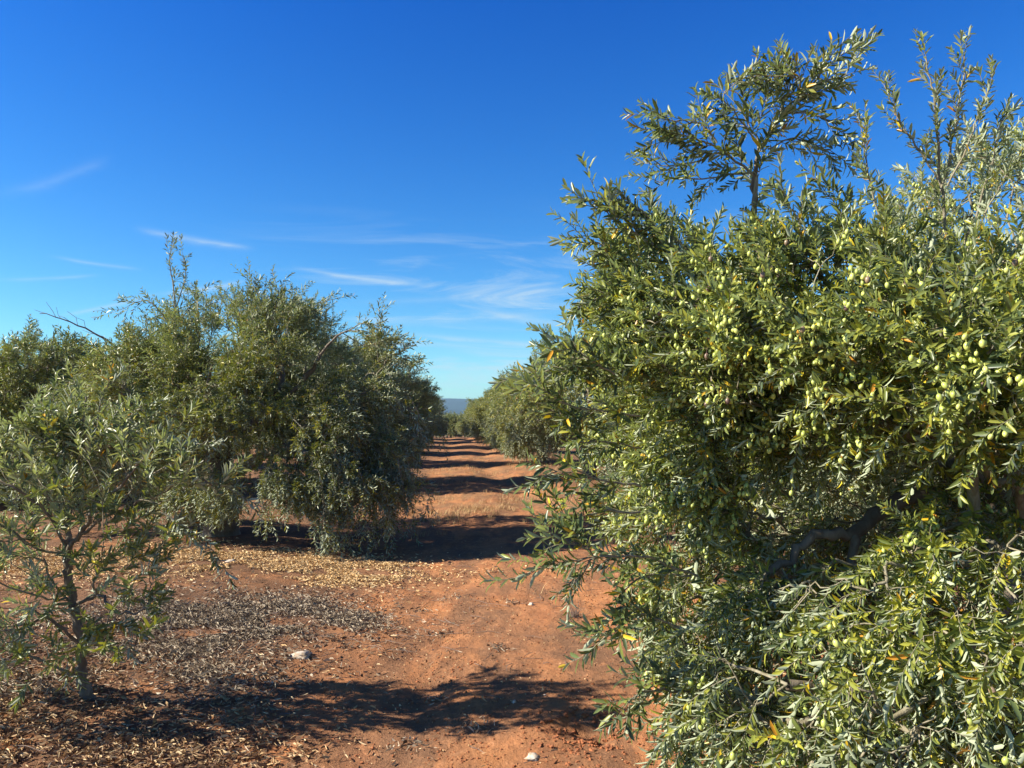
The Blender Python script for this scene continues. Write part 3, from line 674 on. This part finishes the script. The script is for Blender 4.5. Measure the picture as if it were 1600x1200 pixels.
# ------------------------------------------------------------------ sapling in the left foreground
rng = np.random.RandomState(15)
sx, sy = P(135, 1110, 4.0)[:2]; sz = gz(sx, sy)
S3 = lambda *a: [(tuple(P(px, py, d)), r) for px, py, d, r in a]
trunk = [((sx, sy, sz - .05), .046)] + [((sx, sy, sz + .03), .033)] + S3((127, 1060, 4.0, .027), (129, 1010, 4.0, .025), (117, 950, 4.0, .024), (107, 900, 4.0, .022), (108, 862, 4.0, .021))
limbs = [(6, S3((125, 835, 3.95, .013), (150, 800, 3.9, .010), (200, 745, 3.8, .007), (240, 700, 3.75, .005))),
         (6, S3((106, 830, 4.0, .015), (110, 760, 4.05, .011), (125, 680, 4.1, .008), (135, 620, 4.1, .004))),
         (7, S3((170, 805, 3.9, .008), (230, 780, 3.8, .006), (300, 745, 3.8, .0045), (350, 770, 3.8, .003))),
         (3, S3((80, 968, 3.9, .008), (40, 975, 3.8, .006), (0, 980, 3.8, .005), (-60, 960, 3.8, .005))),
         (6, S3((70, 800, 3.9, .008), (20, 760, 3.8, .006), (-50, 740, 3.8, .005))),
         (4, S3((150, 930, 3.9, .008), (190, 960, 3.8, .006), (230, 950, 3.8, .004)))]
blobs = [b(120, 700, 4.1, (.22, .3, .18)), b(200, 705, 3.95, (.22, .25, .18)), b(60, 750, 4.0, (.24, .3, .18)), b(0, 770, 4.0, (.3, .3, .25)), b(150, 750, 3.8, (.28, .3, .2)),
         b(240, 750, 3.8, (.22, .22, .14)), b(310, 755, 3.8, (.18, .2, .10), .8), b(60, 870, 3.8, (.22, .25, .2), .7), b(10, 940, 3.8, (.25, .28, .2), .9), b(60, 1000, 3.7, (.25, .25, .18), .9),
         b(-60, 850, 3.9, (.35, .4, .4), .8), b(195, 900, 3.9, (.20, .22, .15), .7), b(200, 970, 3.8, (.18, .2, .12), .7), b(240, 840, 3.8, (.2, .2, .08), .3), b(-40, 1020, 3.8, (.3, .3, .15), .8), b(110, 810, 3.9, (.2, .25, .15), .9), b(190, 840, 3.9, (.2, .22, .14), .8), b(150, 900, 4.1, (.22, .2, .14), .8), b(50, 840, 4.0, (.25, .25, .16), .9), b(90, 1000, 3.8, (.2, .2, .12), .8)]
sprays = [(PL((130, 700, 4.1), (120, 640, 4.1), (112, 590, 4.1)), .004, 6, .4, .5), (PL((150, 680, 4.1), (160, 620, 4.1), (172, 600, 4.1)), .004, 6, .4, .5),
          (PL((200, 700, 4.0), (205, 650, 4.0), (235, 630, 4.0)), .004, 6, .4, .5), (PL((240, 740, 3.8), (300, 700, 3.8), (325, 690, 3.8)), .004, 5, .4, .5),
          (PL((300, 750, 3.8), (350, 760, 3.8), (382, 780, 3.8)), .003, 5, .5, .45), (PL((250, 800, 3.7), (300, 830, 3.7), (340, 870, 3.7)), .003, 6, .5, .45),
          (PL((60, 720, 4.0), (40, 680, 4.0), (50, 640, 4.0)), .004, 6, .4, .5), (PL((90, 700, 4.1), (80, 650, 4.1), (85, 610, 4.1)), .004, 5, .4, .5)]
t, _, _ = make_tree('olive_sapling', (sx, sy, sz), trunk, limbs, blobs, 460, PR_YNG, rng, True, M_LEAF_YOUNG, tuple(P(100, 850, 4.0)), droop=.12, r0=.0012, upz=.8, scale=.62, upb=.75, sprays=sprays, zmin=sz + .22, tips=PR_TIP, clump=.14, nup=26, uph=(.06, .15), thr=.02)
tag(t, 'slender young olive sapling with thin bare lower trunk, left foreground', 'sapling')

# ------------------------------------------------------------------ the rows behind: three model trees, copied with their parts
def row_tree(seed, rad, H, nsh=5200):
    rng = np.random.RandomState(seed)
    trunk = [((0, 0, -.15), .25), ((.02, 0, .25), .19), ((-.03, .02, .6), .16), ((0, 0, .9), .15)]
    limbs = []; bl = []
    for k in range(5):
        a = k * 1.257 + rng.uniform(-.3, .3); r_ = rad * rng.uniform(.4, .55)
        limbs.append((3, [((r_ * .4 * math.cos(a), r_ * .4 * math.sin(a), 1.3), .085), ((r_ * .9 * math.cos(a), r_ * .9 * math.sin(a), 1.3 + H * .22), .05), ((r_ * 1.2 * math.cos(a), r_ * 1.2 * math.sin(a), 1.2 + H * .38), .012)]))
    for k in range(17):
        a = rng.uniform(0, 6.28); z = rng.uniform(.22, .84); rr = rad * rng.uniform(.35, .72) * (1.15 - .65 * abs(z - .45) * 1.5)
        bl.append((np.array([rr * math.cos(a), rr * math.sin(a), z * H]), (rad * rng.uniform(.26, .42), rad * rng.uniform(.26, .42), H * rng.uniform(.12, .19)), 1.0))
    bl.append((np.array([0, 0, H * .55]), (rad * .6, rad * .6, H * .28), .8)); bl.append((np.array([0, 0, H * .8]), (rad * .45, rad * .45, H * .15), 1.0))
    sprays = []
    for k in range(12):
        a = rng.uniform(0, 6.28); r_ = rng.uniform(.1, .8) * rad; z0 = H * (.88 - .3 * (r_ / rad) ** 2); p = np.array([r_ * math.cos(a), r_ * math.sin(a), z0])
        q = p + np.array([.25 * math.cos(a), .25 * math.sin(a), rng.uniform(.2, .42)]); sprays.append(([tuple(p), tuple((p + q) / 2 + rng.normal(0, .03, 3)), tuple(q)], .010, 7, .7, .8))
    t, _, _ = make_tree('olive_tree', (0, 0, 0), trunk, limbs, bl, nsh, PR_FAR, rng, False, M_LEAF_FAR, (0, 0, H * .5), droop=.6, r0=.0022, upz=1.6, scale=.85, sprays=sprays, zmin=.42, tips=PR_TIPF, clump=.42, ndroop=34, nup=34, thr=.0)
    return t
protos_t = [row_tree(31, 2.35, 3.5), row_tree(32, 2.15, 3.35), row_tree(33, 2.5, 3.6)]
def kids_of(o): return [c for c in bpy.data.objects if c.parent == o]
PK = [kids_of(t) for t in protos_t]; used = [False] * 3
rng = np.random.RandomState(77)
def plant(x, y, k, label, group, s=1.0, rz=None):
    z = gz(x, y)
    if not used[k]: r_ = protos_t[k]; used[k] = True
    else:
        r_ = protos_t[k].copy(); COL.objects.link(r_)
        for c in PK[k]:
            q = c.copy(); COL.objects.link(q); q.parent = r_
    r_.location = (x, y, z - .03); r_.rotation_euler = (0, 0, rng.uniform(0, 6.28) if rz is None else rz); sc = s * rng.uniform(.94, 1.06); r_.scale = (sc, sc, s * rng.uniform(.93, 1.07))
    tag(r_, label, 'tree', group); return r_
# left row beyond the broad tree, and right row beyond the foreground tree
GL, GR = 'olive trees in the left row along the track', 'olive trees in the right row along the track'
lab_l = {1: 'silvery olive tree right behind the broad dark one, left of the track', 2: 'third olive tree of the left row, partly hidden by the silvery one', 3: 'fourth olive tree of the left row, counted from the broad dark one', 4: 'fifth olive tree of the left row, counted from the broad dark one', 5: 'sixth olive tree of the left row, counted from the broad dark one', 6: 'seventh olive tree of the left row, counted from the broad dark one', 7: 'eighth olive tree of the left row, counted from the broad dark one'}
lab_r = {1: 'olive tree just behind the large fruiting tree, right of the track', 2: 'second olive tree behind the large fruiting tree, right row', 3: 'rounded olive tree with dark gap around its trunk, right side of the track', 4: 'fourth olive tree behind the large fruiting tree, right row', 5: 'fifth olive tree behind the large fruiting tree, right row', 6: 'sixth olive tree behind the large fruiting tree, right row', 7: 'seventh olive tree behind the large fruiting tree, right row', 8: 'eighth olive tree behind the large fruiting tree, right row'}
for i in range(1, 12):
    y = 9.5 + 7.4 * i + rng.uniform(-.8, .8); x = -2.95 - ROW * y + rng.uniform(-.2, .2) + (.25 if i == 1 else 0)
    plant(x, y, (i + 1) % 3, lab_l.get(i, 'small distant olive tree in the left row far down the track'), GL, 1.0 if i == 1 else rng.uniform(.84, 1.05))
for i in range(1, 13):
    y = 3.6 + 7.3 * i + rng.uniform(-.6, .6); x = 3.8 - ROW * y + rng.uniform(-.3, .3) - 1.05 * min(max((y - 14) / 14, 0), 1)
    plant(x, y, i % 3, lab_r.get(i, 'small distant olive tree in the right row far down the track'), GR, .95 if i < 3 else rng.uniform(.74, .90))
for i, (x, y) in enumerate([(-5.2, 97), (-8.6, 104), (-12.4, 99), (-6.8, 112), (-2.0, 103), (-10.4, 118)]):
    plant(x, y, i % 3, 'small hazy olive tree closing the far end of the track', 'olive trees across the far end of the track', 1.0)
GO = 'olive trees in the rows further left'
plant(-8.4, 17.4, 1, 'olive tree filling the gap behind the left half of the broad dark tree', GO, 1.0)
plant(-13.6, 15.2, 2, 'olive tree at the very left edge, beside the nearest one of the next row', GO, 1.0)
for r_i, u0 in enumerate((-10.0, -17.0, -24.0, -31.0)):
    for i in range(0, 7):
        y = 8.6 + 7.4 * i + rng.uniform(-.5, .5) + (r_i % 2) * .8; x = u0 - ROW * y + rng.uniform(-.3, .3)
        if x / y < -.86 or y < 7 + r_i * 2: continue
        lb = 'olive tree of the farthest rows left of the track, seen only in glimpses'
        if r_i == 0 and i == 1: x, y = -9.0, 14.2
        if r_i == 0 and i == 1: lb = 'nearest olive tree of the next row, at the left edge of the photo'
        elif r_i < 2: lb = 'olive tree in the %s row left of the track, %s from the camera' % (('next', 'third')[r_i], ('first', 'second', 'third', 'fourth', 'fifth', 'sixth', 'seventh')[i])
        plant(x, y, (i + r_i) % 3, lb, GO, .92)
for r_i, u0 in enumerate((11.0, 18.0)):
    for i in range(0, 6):
        y = 6.5 + 7.4 * i + rng.uniform(-.5, .5); x = u0 - ROW * y
        if x / y > .95: continue
        plant(x, y, (i + r_i) % 3, 'olive tree beyond the large fruiting tree, glimpsed through its branches', 'olive trees in the rows further right', 1.0)

# ------------------------------------------------------------------ litter, twigs, grass, clods
def simple_mat(name, stops, rough=.8, tr=0.0):
    m, n = mat(name); a = n.new('ShaderNodeAttribute', attribute_name='tint').outputs['Fac']
    pr = n.new('ShaderNodeBsdfPrincipled', {'Base Color': n.ramp(a, stops), 'Roughness': rough}); n.new('ShaderNodeOutputMaterial', {0: pr.outputs[0]}); return m
M_DRY = simple_mat('dry_leaf', [(0, (.10, .055, .03)), (.4, (.24, .13, .06)), (.75, (.48, .31, .14)), (1, (.68, .52, .30))])
M_STRAW = simple_mat('straw_leaf', [(0, (.34, .185, .075)), (.5, (.66, .43, .18)), (1, (.84, .64, .36))])
M_GRASS = simple_mat('dry_grass_blade', [(0, (.24, .13, .055)), (.5, (.46, .29, .12)), (1, (.62, .45, .22))])
M_GREY = simple_mat('grey_litter', [(0, (.10, .065, .04)), (.5, (.30, .22, .14)), (1, (.56, .47, .34))])
def off_track(xy, rng):
    edge = -1.18 + .5 * fbm(xy[:, 0], xy[:, 1], .8, 61) + rng.normal(0, .32, len(xy)) + .05 * (xy[:, 1] - 5)
    return xy[(xy[:, 0] < edge) | (xy[:, 0] > 1.05) | (rng.rand(len(xy)) < .035)]
def litter(name, mtl, xy, rng, L=(.024, .052), W=(.003, .0075), lift=.006, tilt=.25, label='', track=True):
    xy = off_track(xy, rng) if track else xy
    N = len(xy); Ls = rng.uniform(*L, N); Ws = rng.uniform(*W, N); a = rng.uniform(0, 6.28, N); e = rng.normal(0, tilt, N); c = rng.normal(.0, .005, N)
    d = np.stack([np.cos(a) * np.cos(e), np.sin(a) * np.cos(e), np.sin(e)], -1); roll = rng.normal(0, .5, N)
    sd = np.stack([-np.sin(a), np.cos(a), a * 0], -1); upv = np.cross(d, sd); s2 = sd * np.cos(roll)[:, None] + upv * np.sin(roll)[:, None]
    p0 = np.stack([xy[:, 0], xy[:, 1], ground(xy[:, 0], xy[:, 1]) + lift + rng.rand(N) * lift * 1.5 + np.abs(np.sin(e)) * Ls * .3], -1)
    curl = upv * c[:, None]
    dl, sw = d * Ls[:, None], s2 * Ws[:, None] / 2
    V = np.stack([p0 - dl / 2, p0 - dl * .22 + sw + curl, p0 + dl * .24 + sw * .9 + curl, p0 + dl / 2, p0 + dl * .24 - sw * .9 + curl, p0 - dl * .22 - sw + curl], 1).reshape(-1, 3)
    bs = np.arange(N)[:, None, None] * 6; F_ = (bs + np.array([[0, 1, 2, 3], [0, 3, 4, 5]])[None]).reshape(-1, 4)
    tag(build(name, V, [F_], mtl, None, {'tint': np.repeat(rng.rand(N), 6)}, smooth=False), label, kind='stuff')
def scatter(rng, cx, cy, rx, ry, N, clump=.35, seed=1):
    out = []
    while sum(map(len, out)) < N:
        q = rng.normal(0, 1, (N, 2)) * .55; x = cx + q[:, 0] * rx; y = cy + q[:, 1] * ry
        k = (fbm(x, y, .45, seed) + .6 * fbm(x, y, .16, seed + 1) > rng.normal(.0, .14 + .22 * clump, N)) & (y > .8); out.append(np.stack([x[k], y[k]], -1))
    return np.concatenate(out)[:N]
rng = np.random.RandomState(99)
GP = lambda px, py: (lambda d: ((px - 800) / F * d, d))(CAM[2] * F / (py - 652))
litter('leaf_litter', M_DRY, np.concatenate([scatter(rng, -2.5, 3.2, 2.1, .9, 22000, seed=3), scatter(rng, -3.6, 4.6, 1.6, 1.2, 5000, seed=5), scatter(rng, -.8, 5, 2.6, 3, 2200, .6, 7),
       scatter(rng, 1.6, 3.0, 1.2, 1.6, 5000, seed=9)]), rng, label='brown fallen olive leaves around the foot of the sapling')
litter('straw_litter', M_STRAW, np.concatenate([scatter(rng, -2.35, 7.75, 1.75, .52, 40000, .1, 13), scatter(rng, -4.8, 7.8, 1.6, 1.1, 12000, .4, 15), scatter(rng, -.9, 7.6, 1.2, .9, 1300, .5, 17), scatter(rng, -1, 4.5, 3, 2.5, 350, .6, 17)]), rng,
       W=(.0045, .008), L=(.026, .048), label='bright straw coloured fallen leaves in a band below the broad olive tree')
litter('prunings_litter', M_GREY, np.concatenate([scatter(rng, -1.9, 5.6, 1.15, .75, 26000, .25, 23), scatter(rng, -2.4, 4.5, .9, .45, 4000, .4, 24), scatter(rng, -.4, 4.8, 2, 2, 900, 1, 25)]), rng, L=(.02, .055), W=(.002, .006), lift=.008, tilt=.35,
       label='grey shredded prunings spread over the earth right of the sapling')
litter('leaf_crumbs', M_DRY, scatter(rng, -.1, 5.2, 2.2, 3.4, 5200, .9, 71), rng, L=(.005, .018), W=(.002, .005), lift=.003, label='tiny crumbs of dry leaf strewn over the bare track', track=False)
cl = np.concatenate([scatter(rng, cx, cy, .10, .07, 42, 1.5, 81 + k) for k, (cx, cy) in enumerate([GP(520, 1000), GP(690, 985), GP(770, 895), GP(745, 1125), GP(680, 1080), GP(775, 1010), GP(660, 950), GP(800, 940), GP(570, 960), GP(640, 1150), GP(905, 985), GP(700, 930)])])
litter('debris_clumps', M_GREY, cl, rng, L=(.012, .05), W=(.002, .006), lift=.006, tilt=.4, label='small clumps of dry leaves and bark bits on the bare track', track=False)
# twigs
tw = []; pts = np.concatenate([scatter(rng, -1.9, 5.6, 1.2, .8, 260), scatter(rng, -.6, 5.5, 2.4, 2.8, 150), scatter(rng, -2.4, 3.4, 1.4, .8, 120)])
for x, y in pts:
    a = rng.uniform(0, 6.28); L = rng.uniform(.05, .22); z = gz(x, y) + .007; k = rng.normal(0, .12)
    tw.append((np.array([[x, y, z], [x + math.cos(a) * L / 2, y + math.sin(a) * L / 2, z + .008], [x + math.cos(a + k) * L, y + math.sin(a + k) * L, z + .002]]), np.array([.0022, .002, .001]), 4))
v, f = tube_arrays(tw); tag(build('fallen_twigs', v, [f], M_DEAD), 'thin fallen twigs scattered over the red earth', kind='stuff')
# dry grass
def grass(name, xy, rng, H, label, wid=.0022):
    N = len(xy); a = rng.uniform(0, 6.28, N); h_ = rng.uniform(*H, N); le = rng.uniform(.1, 1.3, N) * h_
    z = ground(xy[:, 0], xy[:, 1]); p0 = np.stack([xy[:, 0], xy[:, 1], z - .003], -1); dv = np.stack([np.cos(a), np.sin(a), a * 0], -1); sd = np.stack([-np.sin(a), np.cos(a), a * 0], -1) * wid
    mid = p0 + dv * le[:, None] * .35 + np.array([0, 0, 1]) * h_[:, None] * .6; tip = p0 + dv * le[:, None] + np.array([0, 0, 1]) * h_[:, None]
    V = np.stack([p0 - sd, p0 + sd, mid + sd * .8, mid - sd * .8, tip], 1).reshape(-1, 3); bs = np.arange(N)[:, None, None] * 5
    tag(build(name, V, [(bs + np.array([[0, 1, 2, 3]])[None]).reshape(-1, 4), (bs + np.array([[3, 2, 4]])[None]).reshape(-1, 3)], M_GRASS, None, {'tint': np.repeat(rng.rand(N), 5)}), label, kind='stuff')
def tufts(rng, cx, cy, rx, ry, nt, per):
    c = scatter(rng, cx, cy, rx, ry, nt, .5, 41); return np.concatenate([c[k] + rng.normal(0, .05, (per, 2)) for k in range(nt)])
grass('dry_grass', np.concatenate([tufts(rng, -.9, 12.6, 1.3, 2.4, 95, 26), tufts(rng, .6, 14.5, 1.4, 3.0, 60, 18), tufts(rng, 1.4, 24, 1.6, 8, 300, 14), tufts(rng, -1.5, 22, 1.6, 9, 220, 12)]), rng, (.03, .12), 'low tufts of dry yellow grass along the middle of the track', .0019)
# clods
def ico():
    import bmesh
    bm = bmesh.new(); bmesh.ops.create_icosphere(bm, subdivisions=2, radius=1); v = np.array([x.co[:] for x in bm.verts]); f = np.array([[q.index for q in p.verts] for p in bm.faces]); bm.free(); return v, f
IV, IF = ico()
def rock(seed, amp=.3):
    return np.array([np.array(p) * (1 + amp * mnoise.noise(Vector(p) * 1.4 + Vector((seed * 3.1, 0, 0))) + amp * .5 * mnoise.noise(Vector(p) * 3.3 + Vector((0, seed * 2.7, 0)))) for p in IV])
RK = [rock(s, .85) for s in range(6)]
m, n = mat('soil_clod'); p = n.new('ShaderNodeNewGeometry').outputs['Position']; c = n.mix(n.rng(n.noise(p, 60, 4), .35, .65), (.40, .15, .062), (.24, .10, .052))
pr = n.new('ShaderNodeBsdfPrincipled', {'Base Color': c, 'Roughness': .95, 'Specular IOR Level': .1}); n.new('ShaderNodeOutputMaterial', {0: pr.outputs[0]}); M_CLOD = m
xy = np.concatenate([scatter(rng, .40, 3.9, .26, .36, 260, .6, 51), scatter(rng, 0, 5.5, 2.4, 3.0, 1500, .8, 53), scatter(rng, -.6, 3.6, 1.5, .8, 500, .8, 55)])
sz_ = np.concatenate([rng.uniform(.003, .011, 260) * rng.choice([1, 1, 1.5], 260), rng.uniform(.002, .009, 1500) , rng.uniform(.002, .007, 500)]); vv = []
for (x, y), s in zip(xy, sz_):
    vv.append(RK[rng.randint(6)] * np.array([1, rng.uniform(.7, 1.2), rng.uniform(.5, .8)]) * s @ np.array(Matrix.Rotation(rng.uniform(0, 6.3), 3, 'Z')) + [x, y, gz(x, y) + s * .25])
k = np.arange(len(vv))[:, None, None] * len(IV); tag(build('soil_clods', np.concatenate(vv), [(k + IF[None]).reshape(-1, 3)], M_CLOD, smooth=False), 'small crumbs and clods of red soil on the track', kind='stuff')
# pale stones, each one a thing
m, n = mat('pale_stone'); p = n.new('ShaderNodeTexCoord').outputs['Object']; c = n.mix(n.rng(n.noise(p, 40, 5), .35, .65), (.60, .53, .44), (.38, .27, .18))
pr = n.new('ShaderNodeBsdfPrincipled', {'Base Color': c, 'Roughness': .9}); n.new('ShaderNodeOutputMaterial', {0: pr.outputs[0]}); M_STONE = m
for i, (px, py, s, fl, lb) in enumerate([(478, 1032, .055, .5, 'flat whitish stone in the shade beside the grey prunings'), (833, 1171, .034, .3, 'flat pale stone at the very bottom of the track'),
        (829, 945, .020, .8, 'small pale stone in the middle of the sunlit track'), (365, 893, .045, .4, 'greyish stone at the front edge of the straw coloured leaves'), (803, 1093, .013, .7, 'small tan stone just below the sapling shadow')]):
    x, y = GP(px, py); o = build('stone', RK[i] * np.array([s * 1.25, s, s * fl]), [IF], M_STONE); o.location = (x, y, gz(x, y) + s * fl * .25); o.rotation_euler = (0, 0, i * 1.1); tag(o, lb, 'stone', 'pale stones on the earth')
# dry weed tuft
x, y = GP(897, 965); tw = []
for k in range(70):
    a = rng.uniform(0, 6.28); e = rng.uniform(.15, 1.3); L = rng.uniform(.05, .16); d = np.array([math.cos(a) * math.cos(e), math.sin(a) * math.cos(e), math.sin(e)]); q = rng.normal(0, .02, 3); q[2] = 0
    tw.append((np.array([q, q + d * L * .5, q + d * L + rng.normal(0, .012, 3)]), np.array([.0016, .0013, .0007]), 3))
v, f = tube_arrays(tw); o = build('dry_weed', v, [f], M_DEAD); o.location = (x, y, gz(x, y)); tag(o, 'withered brown weed tuft on the track near the large olive tree', 'weed')

# ------------------------------------------------------------------ air
hz = build('haze', [(x, y, z) for z in (-40, 112) for x, y in ((-7000, -4300), (7000, -4300), (7000, 4300), (-7000, 4300))],
           [np.array([[3, 2, 1, 0], [4, 5, 6, 7], [0, 1, 5, 4], [1, 2, 6, 5], [2, 3, 7, 6], [3, 0, 4, 7]])], None, smooth=False)
m, n = mat('air'); vol = n.new('ShaderNodeVolumePrincipled', {'Color': (.38, .66, 1.0, 1), 'Density': .00013, 'Anisotropy': .1})
o_ = n.new('ShaderNodeOutputMaterial'); n.l.new(vol.outputs[0], o_.inputs['Volume']); hz.data.materials.append(m); tag(hz, 'thin blue haze over the plain', kind='stuff')
